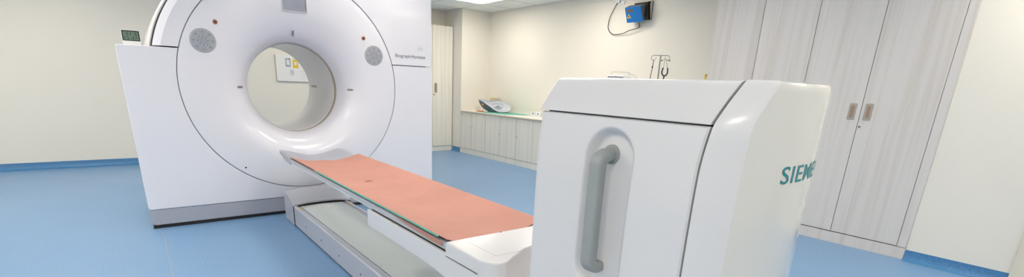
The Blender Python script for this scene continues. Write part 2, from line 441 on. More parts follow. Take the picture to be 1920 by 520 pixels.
# display window at the top
bm = bmesh.new(); ext_xz(bm, rrect(1.062, 1.256, 1.646, 1.852, .004), 4.280, 4.292); dw = obj('display_frame', bm, M['white2'], gt, bevel=.001)
bm = bmesh.new(); ext_xz(bm, [(1.070, 1.654), (1.249, 1.654), (1.249, 1.845), (1.070, 1.845)], 4.2785, 4.2795); obj('display', bm, M['screen'], dw)
bm = bmesh.new(); ext_xz(bm, [(1.243, 1.654), (1.249, 1.654), (1.249, 1.845), (1.246, 1.845)], 4.2776, 4.2784); obj('display_edge', bm, M['dgrey'], dw)
bm = bmesh.new(); ext_xz(bm, [(1.225, 1.654), (1.243, 1.654), (1.243, 1.685)], 4.2776, 4.2784); obj('display_corner', bm, M['greyp'], dw)
# control panels
def sector(cx, cz, r0, r1, a, da, n=6):
    return arc(cx, cz, r1, a-da, a+da, n)+arc(cx, cz, r0, a+da, a-da, n)
def keypad(cx, cz, label):
    y = 4.283
    bm = bmesh.new(); lathe_y(bm, [(.0, y-.004), (.078, y-.004), (.084, y-.001), (.0865, y+.006)], cx, cz, 48)
    bmesh.ops.remove_doubles(bm, verts=bm.verts, dist=1e-5)
    k = obj('control_panel', bm, M['gantcup'], gt); k['label'] = label
    def key(poly_out, poly_in, icon):
        bm = bmesh.new(); ext_xz(bm, poly_out, y-.0050, y-.0042, 0); ext_xz(bm, poly_in, y-.0060, y-.0051, 1)
        for ix, iz, w, h in icon: ext_xz(bm, [(ix-w, iz-h), (ix+w, iz-h), (ix+w*.6, iz+h), (ix-w*.6, iz+h)], y-.0066, y-.0061, 0)
        obj('button', bm, [M['dgrey'], M['greyp']], k)
    for i in range(8):
        a = 22.5*0+45*i; da = 17 if i % 2 == 0 else 13
        ca, sa = math.cos(math.radians(a)), math.sin(math.radians(a))
        key(sector(cx, cz, .051, .0715, a, da), sector(cx, cz, .0522, .0703, a, da-1.3), [(cx+.061*ca, cz+.061*sa, .005, .0035)])
    for i in range(4):
        a = 90*i; ca, sa = math.cos(math.radians(a)), math.sin(math.radians(a))
        key(sector(cx, cz, .019, .041, a, 40), sector(cx, cz, .0202, .0398, a, 36.5), [(cx+.030*ca, cz+.030*sa, .004, .004)])
    key(arc(cx, cz, .0155, 0, 345, 20), arc(cx, cz, .0142, 0, 345, 20), [(cx-.004, cz+.003, .002, .002), (cx+.004, cz+.003, .002, .002), (cx, cz-.004, .002, .002)])
keypad(.493, 1.381, 'round grey keypad on the left of the ring')
keypad(1.815, 1.361, 'round grey keypad on the right of the ring')
for x, z, l in ((.586, 1.518, 'round orange-brown button above the left keypad'), (1.723, 1.499, 'round orange-brown button above the right keypad')):
    bm = bmesh.new(); lathe_y(bm, [(0, 4.276), (.013, 4.277), (.0165, 4.282), (.0175, 4.288)], x, z, 24); bmesh.ops.remove_doubles(bm, verts=bm.verts, dist=1e-5)
    b = obj('stop_button', bm, M['redb'], gt); b['label'] = l
    bm = bmesh.new(); lathe_y(bm, [(0, 4.2745), (.011, 4.2755), (.012, 4.277)], x, z, 20); bmesh.ops.remove_doubles(bm, verts=bm.verts, dist=1e-5)
    obj('button_cap', bm, M['darkb'], b)
# laser windows on the funnel
def slit(a, r=.445, L=.0185, w=.0085):
    ca, sa = math.cos(math.radians(a)), math.sin(math.radians(a))
    bm = bmesh.new(); ys = 4.3475; s = -.85
    for k, (dl) in enumerate((-L, L)): pass
    pts = []
    for aa in range(0, 360, 30):
        c, s_ = math.cos(math.radians(aa)), math.sin(math.radians(aa))
        u = (L if c > 0 else -L)*.7+c*w; v = s_*w
        pts.append((u, v))
    vs = []
    for lift in (.0, -.0035):
        vs.append([bm.verts.new((CX+(r+u)*ca-v*sa, ys+s*u*.9+lift, BZ+(r+u)*sa+v*ca)) for u, v in pts])
    bm.faces.new(vs[1]); bm.faces.new(vs[0][::-1])
    for i in range(12): bm.faces.new([vs[0][i], vs[0][(i+1) % 12], vs[1][(i+1) % 12], vs[1][i]])
    obj('laser_window', bm, M['gap2'], gt)
M['gap2'] = mat('laser_window_grey', (.25, .25, .25), .3)
slit(0); slit(180); slit(91.5, .432)
for a, y, l in ((1.5, 5.11, .03), (244, 5.05, .03)):
    bm = bmesh.new()
    ca, sa = math.cos(math.radians(a)), math.sin(math.radians(a))
    vs = []
    for rr in (.3552, .3570):
        for dy, dt in ((-.09, -.011), (.09, -.011), (.09, .011), (-.09, .011)):
            vs.append(bm.verts.new((CX+rr*ca-dt*sa, y+dy, BZ+rr*sa+dt*ca)))
    for f in [(0,3,2,1),(4,5,6,7),(0,1,5,4),(1,2,6,5),(2,3,7,6),(3,0,4,7)]: bm.faces.new([vs[i] for i in f])
    obj('laser_window', bm, M['gap2'], gt)
bm = bmesh.new(); lathe_y(bm, [(0, 4.2875), (.007, 4.2875), (.007, 4.292)], .679, .426, 16); bmesh.ops.remove_doubles(bm, verts=bm.verts, dist=1e-5); obj('screw_hole', bm, M['black'], gt)
# lettering
obj('lettering', fit_text('Biograph', 2.026, 2.178, 1.363, 1.394, GYF-.0025), M['text'], gt)
obj('lettering', fit_text('Horizon', 2.190, 2.334, 1.363, 1.393, GYF-.0025, offset=.008), M['text'], gt)
bm = bmesh.new()
for k in range(3):
    tube(bm, smooth_path([(2.262+.02*k, GYF-.003, 1.43+.004*k), (2.258+.02*k, GYF-.003, 1.452), (2.272+.018*k, GYF-.003, 1.462), (2.268+.02*k, GYF-.003, 1.438)], 4), .0012, 6)
box(bm, 2.25, 2.305, GYF-.0035, GYF-.0022, 1.474, 1.4755)
obj('emblem', bm, mat('emblem_grey', (.5, .5, .53), .4), gt)

# thermometer on the shoulder
th = thing('thermometer_clock', (.07, 4.47, zl), 'small white digital thermometer clock standing on the left shoulder of the scanner', 'clock')
bm = bmesh.new()
for (z0, z1, y0, y1, w0, w1) in ((zl, 1.345, 4.445, 4.475, .0515, .052), ):
    ext_xz(bm, rrect(.017, .122, zl+.0004, 1.425, .007), 4.452, 4.470)
obj('case', bm, M['whitegl'], th, bevel=.002)
bm = bmesh.new(); ext_xz(bm, rrect(.019, .120, 1.352, 1.421, .004), 4.4498, 4.4518); sc = obj('screen_bezel', bm, M['black'], th)
bm = bmesh.new(); ext_xz(bm, rrect(.026, .113, 1.358, 1.413, .002), 4.4488, 4.4497); obj('display', bm, M['lcd'], sc)
bm = fit_text('21.5', .040, .106, 1.389, 1.410, 4.4486, ext=.0004); obj('digits', bm, M['lcdd'], sc)
bm = fit_text('15 47', .032, .106, 1.362, 1.382, 4.4486, ext=.0004); obj('digits', bm, M['lcdd'], sc)
bm = bmesh.new()
for q in (.090, .098, .106): ext_xz(bm, arc(q, 1.338, .003, 0, 330, 10), 4.4505, 4.453)
obj('buttons', bm, M['paper'], th)

# ------------------------------------------------------------------ floor rail base under the table
rb = thing('floor_rail', (1.14, 2.6, 0), 'low silver floor rail with ribbed grey cover running from scanner towards the white column', 'table base')
X0, X1, ZR = .92, 1.362, .166
Y0r, Y1r = .55, 3.93
for s in (0, 1):
    bm = bmesh.new()
    P = [(0, .012), (0, ZR-.006), (.006, ZR), (.026, ZR), (.028, ZR-.010), (.040, ZR-.010), (.042, ZR-.007), (.046, ZR-.007), (.048, ZR-.010), (.052, ZR-.010), (.054, .10), (.054, .012)]
    pts = [(X0+a, b) if s == 0 else (X1-a, b) for a, b in P]
    ext_xz(bm, pts, Y0r, Y1r)
    r_ = obj('side_rail', bm, M['rail'], rb, bevel=.0015)
    if s == 0:
        for k in range(9):
            y = 3.55-k*.36
            b2 = bmesh.new(); ext_yz(b2, arc(y, .075, .006, 0, 330, 11), X0-.002, X0+.001); obj('screw', b2, M['dgrey'], r_)
    b2 = bmesh.new(); xx = X0+.012 if s == 0 else X1-.03
    box(b2, xx, xx+.02, 3.745, 3.775, ZR+.0002, ZR+.0012); obj('warning_label', b2, M['yellow'], r_)
obj('base_core', B(X0+.006, X1-.006, Y0r, Y1r, .001, .10), M['black'], rb)
# ribbed bellows
bm = bmesh.new(); yy = Y0r; prev = None; xa, xb = X0+.055, X1-.055; k = 0
while yy < Y1r:
    for dy, z in ((0, .148), (.0030, .148), (.0038, .1570), (.0125, .1580), (.0135, .156)):
        cur = (bm.verts.new((xa, yy+dy, z)), bm.verts.new(((xa+xb)/2, yy+dy, z+.005)), bm.verts.new((xb, yy+dy, z)))
        if prev:
            bm.faces.new([prev[0], prev[1], cur[1], cur[0]]); bm.faces.new([prev[1], prev[2], cur[2], cur[1]])
        prev = cur
    yy += .0145
obj('ribbed_cover', bm, M['bell'], rb, recalc=True, angle=20)
# domed end cap by the gantry
bm = bmesh.new(); rows = []
capx0, capx1 = X0-.006, X1+.02
def cap_z(y, x):
    t = (4.125-y)/(4.125-3.86); e = 1-((x-(capx0+capx1)/2)/((capx1-capx0)/2))**2*.0
    return .232-.058*t**2.2
for j in range(13):
    y = 3.86+(4.125-3.86)*j/12; row = []
    for i in range(17):
        u = -1+2*i/16; x = (capx0+capx1)/2+u*(capx1-capx0)/2
        row.append(bm.verts.new((x, y+.0*(1-u*u), cap_z(y, x)+.020*(1-abs(u)**2.5))))
    rows.append(row)
for j in range(12):
    for i in range(16): bm.faces.new([rows[j][i], rows[j][i+1], rows[j+1][i+1], rows[j+1][i]])
bl = [[bm.verts.new((r[k].co.x, r[k].co.y, .006)) for r in rows] for k in (0, -1)]
for k, (l, idx) in enumerate(zip(bl, (0, -1))):
    for j in range(12): bm.faces.new([rows[j][idx], rows[j+1][idx], l[j+1], l[j]])
bm.faces.new(rows[-1]+[bl[1][-1], bl[0][-1]])
# front lip : thin downward flange, dark opening underneath
lip = [bm.verts.new((v.co.x, v.co.y+.002, v.co.z-.012)) for v in rows[0]]
for i in range(16): bm.faces.new([rows[0][i], rows[0][i+1], lip[i+1], lip[i]])
bm.faces.new([rows[0][0], lip[0], bl[0][0]]); bm.faces.new([rows[0][-1], lip[-1], bl[1][0]])
obj('end_cap', bm, M['rail'], rb, angle=40)
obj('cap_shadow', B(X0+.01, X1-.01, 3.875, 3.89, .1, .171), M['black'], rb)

# ------------------------------------------------------------------ patient table
TC = 1.16
pt = thing('patient_table', (1.12, 1.2, .17), 'white patient table with deck and cantilever beam carried by the tall column with grey handle', 'medical table')
# beam: U-shaped channel
bm = bmesh.new()
ext_yz(bm, [(2.23, .441), (2.23, .525), (1.46, .525), (1.46, .425), (1.54, .433), (1.62, .438), (1.80, .4405)], .88, .896)
obj('beam_side', bm, M['white2'], pt, bevel=.003)
bm = bmesh.new()
ext_yz(bm, [(2.23, .441), (2.23, .525), (1.46, .525), (1.46, .425), (1.54, .433), (1.62, .438), (1.80, .4405)], 1.424, 1.44)
obj('beam_side', bm, M['white2'], pt, bevel=.003)
obj('beam_floor', boxes([(.8965, 1.4235, 1.46, 2.225, .443, .47)]), M['white2'], pt)
obj('beam_slot', B(.897, .899, 1.48, 2.21, .4705, .53), M['black'], pt)
# deck + pedestal
curve = [(.883, 1.245), (.888, 1.215), (.902, 1.185), (.925, 1.172), (.952, 1.176), (.99, 1.198), (1.045, 1.226), (1.10, 1.254), (1.16, 1.268)]
curveR = [(2*TC-x, y) for x, y in curve[::-1]][1:]
far = [(1.44, 1.462), (.88, 1.462)]
top = curve+curveR+far
def level(push, z, grow=0.0):
    out = []
    for i, (x, y) in enumerate(top):
        if i < len(top)-2:
            w = 1.0
            out.append((x, y-push*w, z))
        else: out.append((x, y, z))
    return out
def xin(pts, d): # inset toward the centre in x
    return [(x+(d if x < TC-.2 else (-d if x > TC+.2 else 0)), y+(d if y < 1.3 else (-d if y > 1.4 else 0)), z) for x, y, z in pts]
lv = [xin(level(0, .575), .0085), xin(level(0, .5745), .005), xin(level(0, .573), .0025), xin(level(0, .5705), .0008), level(0, .567), level(.001, .558), level(.004, .54), level(.012, .51), level(.032, .47), level(.07, .42), level(.12, .36), level(.17, .29), level(.20, .20)]
bm = bmesh.new(); rows = [[bm.verts.new(p) for p in l] for l in lv]
n = len(top)
for j in range(len(rows)-1):
    for i in range(n): bm.faces.new([rows[j][i], rows[j][(i+1) % n], rows[j+1][(i+1) % n], rows[j+1][i]])
bm.faces.new(rows[0]); bm.faces.new(rows[-1][::-1])
dk = obj('deck', bm, M['whitegl2'] if 'whitegl2' in M else M['white2'], pt, angle=50)
obj('deck_seam', boxes([(.8785, .8815, 1.25, 1.46, .517, .5195)]), M['gap'], dk)
mt = mat('faint_line', (.5, .5, .52), .5)
obj('inlay_line', boxes([(.9505, .9520, 1.237, 1.428, .5752, .5757), (.9505, 1.36, 1.2365, 1.238, .5752, .5757)]) , mt, dk)
obj('latch', boxes([(1.132, 1.140, 1.452, 1.455, .5752, .577)]), M['gap'], dk)
obj('pedestal_foot', B(.96, 1.34, .62, 1.40, .170, .38), M['white2'], pt)

# column
cc = 1.068
def ycurve(x): return .3965+1.0*(x-cc)**2
def inset(z):
    if z > 1.09: return .062*((z-1.09)/.086)**1.22
    return -.010*(1-(max(0, z-.85)/.24)**2) if z > .85 else -.010
def sidex(z): return .88+inset(z)
def ynear(z):
    if z > 1.09: return .490-.016*(z-1.09)/.086
    return .499-.009*max(0, (z-1.0)/.09)**1.5
XR = 1.38; CM = (.88+XR)/2
# left side panel: fine grid with the stadium recess
ya, yb = .5035, .972
def recess(y, z):
    cy_, z0, z1, R = .7235, .725, .996, .0735
    zz = min(max(z, z0), z1); d = math.hypot(y-cy_, z-zz)-R
    t = min(1, max(0, (d+.022)/.022)); t = t*t*(3-2*t)
    return .024*(1-t)
def side_panel(mirror):
    bm = bmesh.new(); NY, NZ = 130, 220; z0, z1 = .19, 1.0890; G = []
    for j in range(NZ+1):
        z = z0+(z1-z0)*(j/NZ)**.75; row = []
        for i in range(NY+1):
            ya = ynear(z)+.0030; y = ya+(yb-ya)*i/NY
            e = min(i, NY-i, (NZ-j))*.005
            rnd = .004*max(0, 1-e/.004)**2 if e < .004 else 0
            x = sidex(z)+rnd+(recess(y, z) if not mirror else 0)
            if i > NY-6: x += .0035*((i-(NY-6))/6)**2
            row.append(bm.verts.new((2*CM-x if mirror else x, y, z)))
        G.append(row)
    for j in range(NZ):
        for i in range(NY): bm.faces.new([G[j][i], G[j][i+1], G[j+1][i+1], G[j+1][i]])
    # rim
    def rim(vs):
        w = [bm.verts.new((2*CM-(.93) if mirror else .93, v.co.y, v.co.z)) for v in vs]
        for i in range(len(vs)-1): bm.faces.new([vs[i], vs[i+1], w[i+1], w[i]])
    rim(G[-1]); rim([r[0] for r in G]); rim([r[-1] for r in G]); rim(G[0])
    return obj('side_panel', bm, M['white2'], pt, angle=40)
sp = side_panel(False); side_panel(True)
# top cap
bm = bmesh.new(); rows = []
zs = [1.0925, 1.094, 1.10, 1.115, 1.13, 1.145, 1.16, 1.168, 1.173, 1.1755, 1.1765]
for z in zs:
    k = {1.0925: .0015, 1.173: .0015, 1.1755: .005, 1.1765: .010}.get(z, 0)
    e = inset(z)+k; y_n = ynear(z)+.0030; y_f = .982-k
    rows.append([bm.verts.new(p) for p in ((.88+e, y_n, z), (.88+e, y_f-.01, z), (.883+e, y_f-.003, z), (.89+e, y_f, z), (XR-.01-e, y_f, z), (XR-e, y_f-.01, z), (XR-e, y_n, z))])
for j in range(len(rows)-1):
    for i in range(7): bm.faces.new([rows[j][i], rows[j][(i+1) % 7], rows[j+1][(i+1) % 7], rows[j+1][i]])
bm.faces.new(rows[0][::-1]); bm.faces.new(rows[-1])
obj('top_cap', bm, M['white2'], pt, angle=40)
obj('back_panel', B(.905, XR-.025, .945, .962, .19, 1.085), M['white2'], pt)
bm = bmesh.new()
ext_xz(bm, [(.915, .17), (.915, 1.09), (.958, 1.165), (XR-.09, 1.165), (XR-.06, 1.09), (XR-.06, .17)], .475, .942)
obj('column_core', bm, M['black'], pt)
obj('seam_liner', boxes([(.898, XR-.032, .51, .96, 1.082, 1.097)]), M['dgrey'], pt)
# rounded end cover with soft creases
bm = bmesh.new(); rows = []
zz = [.17, .4, .6, .75, .85, .95, 1.0, 1.03, 1.05, 1.07, 1.085, 1.10, 1.115, 1.13, 1.145, 1.158, 1.168, 1.1745, 1.177, 1.178]
NX = 48
def endrow(z):
    k = {1.168: .0, 1.1745: .002, 1.177: .006, 1.178: .012}.get(z, 0)
    e = inset(z)+.010; yg = ynear(z)
    X = .870+e; xc = .895+e*.80
    row = [(.94+e, yg-.001), (X+.005, yg-.001), (X+.001, yg-.003), (X, yg-.007)]
    for q in (.15, .35, .55, .75, .90): row.append((X+(xc-X)*q-.0035*math.sin(q*PI), (yg-.007)+(ycurve(xc)-(yg-.007))*q))
    xr = XR-.09
    for i in range(NX+1):
        x = xc+(xr-xc)*i/NX
        row.append((x, ycurve(x)))
    row += [(XR-.04-e, ycurve(xr)+.02), (XR-.002-e, yg-.007), (XR-e, yg-.003), (XR-.005-e, yg-.001), (XR-.06-e, yg-.001)]
    return [(cc+(x-cc)*(1-k/.22), .49+(y-.49)*(1-k/.08), z) for x, y in row]
for z in zz: rows.append([bm.verts.new(p) for p in endrow(z)])
n = len(rows[0])
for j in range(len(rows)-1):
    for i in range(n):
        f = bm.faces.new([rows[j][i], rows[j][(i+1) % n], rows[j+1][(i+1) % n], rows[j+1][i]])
        if i < 9: f.material_index = 1  # corner strip in a cooler white: reflection contrast painted in by material
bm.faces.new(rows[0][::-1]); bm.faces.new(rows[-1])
ec = obj('end_cover', bm, [mat('gloss_white', (.745, .72, .675), .14, coat=.7), M['white2']], pt, angle=30)  # cream tint paints in the cream walls' reflection on the end face
# lettering wrapped on the curved cover
bm, a, b, c, d = text_bm('SIEMENS', 1, 0, .007)
bmesh.ops.triangulate(bm, faces=bm.faces[:])
bmesh.ops.subdivide_edges(bm, edges=[e for e in bm.edges if e.calc_length() > .12], cuts=2, use_grid_fill=False)
bmesh.ops.triangulate(bm, faces=bm.faces[:])
for v in bm.verts:
    x = 1.008+(v.co.x-a)*(.288/(b-a)); z = .9825+v.co.y/.73*.0365
    xx = x
    v.co = Vector((x, ycurve(xx)-.0008, z))
obj('lettering', bm, M['teal'], ec, recalc=False, angle=60)
# grab handle
hy, hx = .735, .853
zt, zb = 1.003, .722
path = [(.903, hy, zt), (.887, hy, zt)]
for k in range(0, 7):
    a = PI/2*k/6; path.append((.887-.034*math.sin(a), hy, zt-.021*(1-math.cos(a))))
path += [(hx, hy, zt-.05), (hx, hy, (zt+zb)/2), (hx, hy, zb+.05)]
for k in range(6, -1, -1):
    a = PI/2*k/6; path.append((.887-.034*math.sin(a), hy, zb+.021*(1-math.cos(a))))
path += [(.887, hy, zb), (.903, hy, zb)]
bm = bmesh.new(); tube(bm, path, [.0165 if q_[0] > .88 else .0185 for q_ in path], 32, flat=.85, sq=.62)
hd = obj('grab_handle', bm, M['handle'], pt, angle=60); hd['label'] = 'upright grey grab handle in the oval recess'
for z in (zt, zb):
    bm = bmesh.new(); ext_yz(bm, arc(hy-.001, z, .0235, 0, 345, 23), .8945, .9005); obj('handle_socket', bm, M['handle'], hd, bevel=.001)

# pallet
HW = .262
def shell(xhw, y0, y1, ztop, zbot, tip=False, ny=40, nu=36, name='pallet'):
    pass
def pz(u): return .497+.037*abs(u)**2.2
def sheetlike(xhw, y0, y1, ft, fb, nu=40, ny=2, yend=None, ystart=None):
    """solid whose top is ft(u,y) and underside fb(u,y), u in -1..1 across the table"""
    bm = bmesh.new(); T, Bm = [], []
    for j in range(ny+1):
        rt, rbm = [], []
        for i in range(nu+1):
            u = -math.cos(PI*i/nu)
            a = y0 if ystart is None else ystart(u); b = y1 if yend is None else yend(u)
            y = a+(b-a)*j/ny
            rt.append(bm.verts.new((TC+u*xhw, y, ft(u, y)))); rbm.append(bm.verts.new((TC+u*xhw, y, fb(u, y))))
        T.append(rt); Bm.append(rbm)
    for j in range(ny):
        for i in range(nu):
            bm.faces.new([T[j][i], T[j][i+1], T[j+1][i+1], T[j+1][i]]); bm.faces.new([Bm[j][i+1], Bm[j][i], Bm[j+1][i], Bm[j+1][i+1]])
        for i in (0, nu): bm.faces.new([T[j][i], T[j+1][i], Bm[j+1][i], Bm[j][i]])
    for j in (0, ny):
        for i in range(nu): bm.faces.new([T[j][i], T[j][i+1], Bm[j][i+1], Bm[j][i]])
    bmesh.ops.remove_doubles(bm, verts=bm.verts, dist=1e-5)
    return bm
obj('pallet', sheetlike(HW, 1.47, 3.98, lambda u, y: pz(u), lambda u, y: pz(u)-.0075-.010*(1-abs(u)**12)), M['pallet'], pt, angle=50, bevel=.0)
# grey head section of the pallet with raised tips
def hz(u, y):
    t = max(0, (y-3.9)/.32); return .540+.036*abs(u)**2.4-.004*t
# mattress
def ease(y, a, b): t = min(1, max(0, (y-a)/(b-a))); return t*t*(3-2*t)
def mtop(u, y):
    edge = (1-abs(u)**14)
    z = .527+.045*abs(u)**2.4
    return z-.016*(1-edge)
def mbot(u, y): return pz(u)+.001+.003*abs(u)**30
def yend(u): return 4.07+.02*(abs(u)**3)-.05*(abs(u)**30)
def hlift(u, y): return ease(y, 3.72, 4.03)*(.017*(.5-.5*math.cos(PI*min(1, abs(u)/.72)))+.010-.022*max(0, (u-.72)/.28)**1.5)
ma = thing('mattress', (TC, 2.8, .5), 'long grey padded mattress lying on the cream table pallet under the orange sheet', 'mattress')
obj('pad', sheetlike(.268, 1.48, 3.745, lambda u, y: mtop(u, y)+(hlift(u, y) if y > 3.7 else 0), mbot, nu=48, ny=30), M['matg'], ma, angle=50)
hp = obj('head_section', sheetlike(.268, 3.735, 4.2, lambda u, y: mtop(u, y)+hlift(u, y)+.001, lambda u, y: mtop(u, y)+hlift(u, y)-.036+.018*ease(y, 3.9, 4.06), nu=48, ny=10, yend=yend), M['headg'], ma, angle=50)
hp['label'] = 'scooped grey head end with raised corners'
bm = bmesh.new(); tube(bm, [(.8915, 1.50, .552), (.8915, 3.87, .552)], .0022, 6); tube(bm, [(1.4285, 1.50, .552), (1.4285, 3.87, .552)], .0022, 6)
obj('piping', bm, M['matg'], ma)
obj('catch', boxes([(.902, .918, 3.90, 3.93, .522, .534)]), M['dgrey'], ma)

# sheets: orange on top, green beneath
def wr(u, y):
    w = .0022*math.sin(9*y+3*math.sin(4*u))*(1-u*u)+.0012*math.sin(23*y+7*u+2*math.sin(3*y))*(1-abs(u)**3)
    for yc, sl, am, wd, uc in ((1.75, .35, .004, .020, .2), (2.05, -.2, .003, .018, -.3), (2.35, .5, .0035, .022, .3), (2.62, .25, .004, .018, -.1), (2.9, -.35, .003, .02, .4), (3.2, .3, .003, .02, 0), (3.45, -.15, .0025, .018, -.2)):
        d = (y-yc-sl*.27*(u-uc)-.02*math.sin(5*u+yc*7))/wd
        w += am*math.exp(-d*d)*math.exp(-((u-uc)/.45)**2)
    return w
def drape(lift, overhang, y0f, y1f, rs=1.0, hw=.268, thick=.0014, nu=72, ny=200, wrk=1.0):
    """cloth over the mattress: (s across incl. overhang)"""
    bm = bmesh.new(); T, U = [], []
    for j in range(ny+1):
        rt, ru = [], []
        for i in range(nu+1):
            s = -1-overhang[0]/hw+(2+(overhang[0]+overhang[1])/hw)*i/nu
            y = y0f(s)+(y1f(s)-y0f(s))*j/ny
            u = max(-1, min(1, s)); over = (abs(s)-1)*hw if abs(s) > 1 else 0
            uu = u*hw/.268*(rs if u > 0 else 1)
            z = .527+.045*abs(uu)**2.4+lift+wr(uu, y)*wrk
            x = TC+u*(hw+.001+lift)*(rs if u > 0 else 1)
            if over > 0:
                z -= over*1.0; x += math.copysign(.003+.0*over, u)
            if s < -.9: z += .004*((-s-.9)/.1)
            rt.append(bm.verts.new((x, y, z+thick))); ru.append(bm.verts.new((x-(math.copysign(thick, u) if over > 0 else 0), y, z)))
        T.append(rt); U.append(ru)
    for j in range(ny):
        for i in range(nu):
            bm.faces.new([T[j][i], T[j][i+1], T[j+1][i+1], T[j+1][i]]); bm.faces.new([U[j][i+1], U[j][i], U[j+1][i], U[j+1][i+1]])
        for i in (0, nu): bm.faces.new([T[j][i], T[j+1][i], U[j+1][i], U[j][i]])
    for j in (0, ny):
        for i in range(nu): bm.faces.new([T[j][i], T[j][i+1], U[j][i+1], U[j][i]])
    return bm
gs = obj('under_sheet', drape(.0022, (.007, .001), lambda s: 1.535+.02*(s+1), lambda s: 3.12, hw=.2665, rs=.93), M['green'], angle=60)
tag(gs, 'green under sheet showing as a thin strip below the edge of the orange sheet', 'sheet')
osh = obj('table_sheet', drape(.0052, (.001, .010), lambda s: 1.478+.026*(s+1), lambda s: 3.755-.01*s, hw=.2585), M['orange'], angle=60)
tag(osh, 'salmon orange sheet covering the mattress of the patient table', 'sheet')
bm = bmesh.new()
fl = [(.8845, 1.50), (.8845, 2.02), (.8845, 1.98)]
a = [bm.verts.new(p) for p in ((.8845, 1.92, .567), (.8840, 1.56, .5655), (.884, 1.50, .562), (.884, 1.50, .545), (.884, 1.60, .547), (.8842, 1.80, .555), (.8845, 1.90, .562))]
b = [bm.verts.new(v.co+Vector((.002, 0, 0))) for v in a]
bm.faces.new(a); bm.faces.new(b[::-1])
for i in range(7): bm.faces.new([a[i], a[(i+1) % 7], b[(i+1) % 7], b[i]])
ff = obj('folded_hem', bm, M['orange'], osh)
bm = bmesh.new(); ext_xz(bm, [(.96, .559), (1.10, .5355), (1.10, .539), (.96, .5625)], 1.505, 1.52)
bm.free()
# small dark stain mark on sheet
bm = bmesh.new(); z0 = .534+.0065
for k in range(4):
    cx_, cy_ = 1.128+.009*k, 2.845+.008*(k % 2)
    u = (cx_-TC)/.268; ztop = .527+.045*abs(u)**2.4+.0062+.0014+wr(u, cy_)
    vs = [bm.verts.new((cx_+.013*math.cos(t*PI/5)*(1+.2*math.sin(3*t)), cy_+.022*math.sin(t*PI/5), ztop+.0005)) for t in range(10)]
    bm.faces.new(vs)
obj('stain', bm, mat('stain', (.36, .13, .09), .8), osh)

# ------------------------------------------------------------------ notice panel on the back wall (seen through the bore)
YP = YB-.035
np_ = thing('wall_panel', (2.15, YB-.02, 1.10), 'white notice panel on the cream wall seen through the scanner bore', 'board')
obj('board', B(1.735, 2.62, YP, YB-.001, 1.088, 1.446), M['whitegl'], np_, bevel=.002)
obj('side_edge', B(1.728, 1.7345, YP+.001, YB-.001, 1.088, 1.446), M['beige'], np_)
bm = bmesh.new()
for k in range(4): box(bm, 2.07, 2.16, YP-.0012, YP-.0002, 1.13+.035*k, 1.133+.035*k)
obj('ruled_lines', bm, M['gantcup'], np_)
def pane(name, x0, x1, z0, z1, m, m2, label, cat, y=YP, inner=.18):
    t = thing(name, ((x0+x1)/2, y, z0), label, cat)
    obj('sheet', B(x0, x1, y-.003, y-.0002, z0, z1), m, t)
    w, h = x1-x0, z1-z0
    obj('picture', B(x0+w*inner, x1-w*inner, y-.0045, y-.0032, z0+h*inner*1.3, z1-h*inner), m2, t)
    return t
pane('framed_notice', 1.862, 1.932, 1.285, 1.405, M['pgrey'], M['paper'], 'grey framed notice on the white wall panel', 'notice')
pane('yellow_notice', 1.962, 2.037, 1.275, 1.390, M['yellow'], M['paper'], 'yellow notice on the white wall panel', 'notice', inner=.27)
pane('paper_notice', 1.912, 1.975, 1.16, 1.262, M['paper'], mat('print_grey', (.6, .61, .63), .7, noise=(60, .2, 2)), 'small grey printed sheet below the two notices', 'notice', inner=.14)

# ------------------------------------------------------------------ things on the worktop
# receiver coil: tilted blue-grey shell
cth = thing('body_coil', (4.78, 6.45, .715), 'blue-grey curved plastic coil shell lying tilted on the green cloth on the worktop', 'medical coil')
U = Vector((.80, -.60, 0)).normalized(); Bk = Vector((.60, .80, 0))
Vv = (Bk*.55+Vector((0, 0, .835))).normalized(); Nn = Vector((-.6*.835, -.8*.835, .55)).normalized()
Cc = Vector((4.775, 6.42, .822))
rim = [(-.265, .085), (-.19, .098), (-.10, .095), (0, .092), (.10, .095), (.18, .078), (.235, .04), (.262, -.015), (.262, -.05), (.238, -.092), (.19, -.108), (.10, -.112), (.045, -.100), (-.015, -.068), (-.08, -.018), (-.15, .033), (-.22, .070)]
rp = smooth_path([(a, b, 0) for a, b in rim+[rim[0]]], 4)[:-1]
def cpt(s, a, b, back):
    cxx, cyy = .04, -.008
    x, y = cxx+(a-cxx)*s, cyy+(b-cyy)*s
    if not back:
        h = -.040*(1-s*s)+.075*math.exp(-(((x-.05)/.06)**2+((y+.01)/.032)**2))+.012*math.exp(-((math.hypot((x-.05)/1.7, y+.01)-.075)/.012)**2)
    else:
        h = -.012-.10*(1-s**2)**.6
        x -= .115*(1-s*s)
        y -= .045*(1-s*s)
    lift = .035*max(0, -(x+.05)/.2)**2
    return Cc+U*x+Vv*y+Nn*(h+lift)
bm = bmesh.new(); rings = []
S = [0, .08, .16, .24, .32, .40, .48, .56, .64, .72, .80, .88, .95, 1.0]
for s in S[1:]: rings.append([bm.verts.new(cpt(s, p.x, p.y, False)) for p in rp])
for s in (1.0, .93, .8, .6, .4, .2): rings.append([bm.verts.new(cpt(s, p.x, p.y, True)) for p in rp])
c0 = bm.verts.new(cpt(0, 0, 0, False)); n = len(rp)
for i in range(n): bm.faces.new([c0, rings[0][i], rings[0][(i+1) % n]])
for j in range(len(rings)-1):
    for i in range(n):
        f = bm.faces.new([rings[j][i], rings[j+1][i], rings[j+1][(i+1) % n], rings[j][(i+1) % n]])
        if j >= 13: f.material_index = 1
bm.faces.new(rings[-1])
for v in bm.verts:
    if v.co.z < .7180: v.co.z = .7180
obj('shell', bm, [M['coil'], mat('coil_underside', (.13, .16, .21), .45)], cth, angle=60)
def at(x, y, off): return Cc+U*x+Vv*y+Nn*off
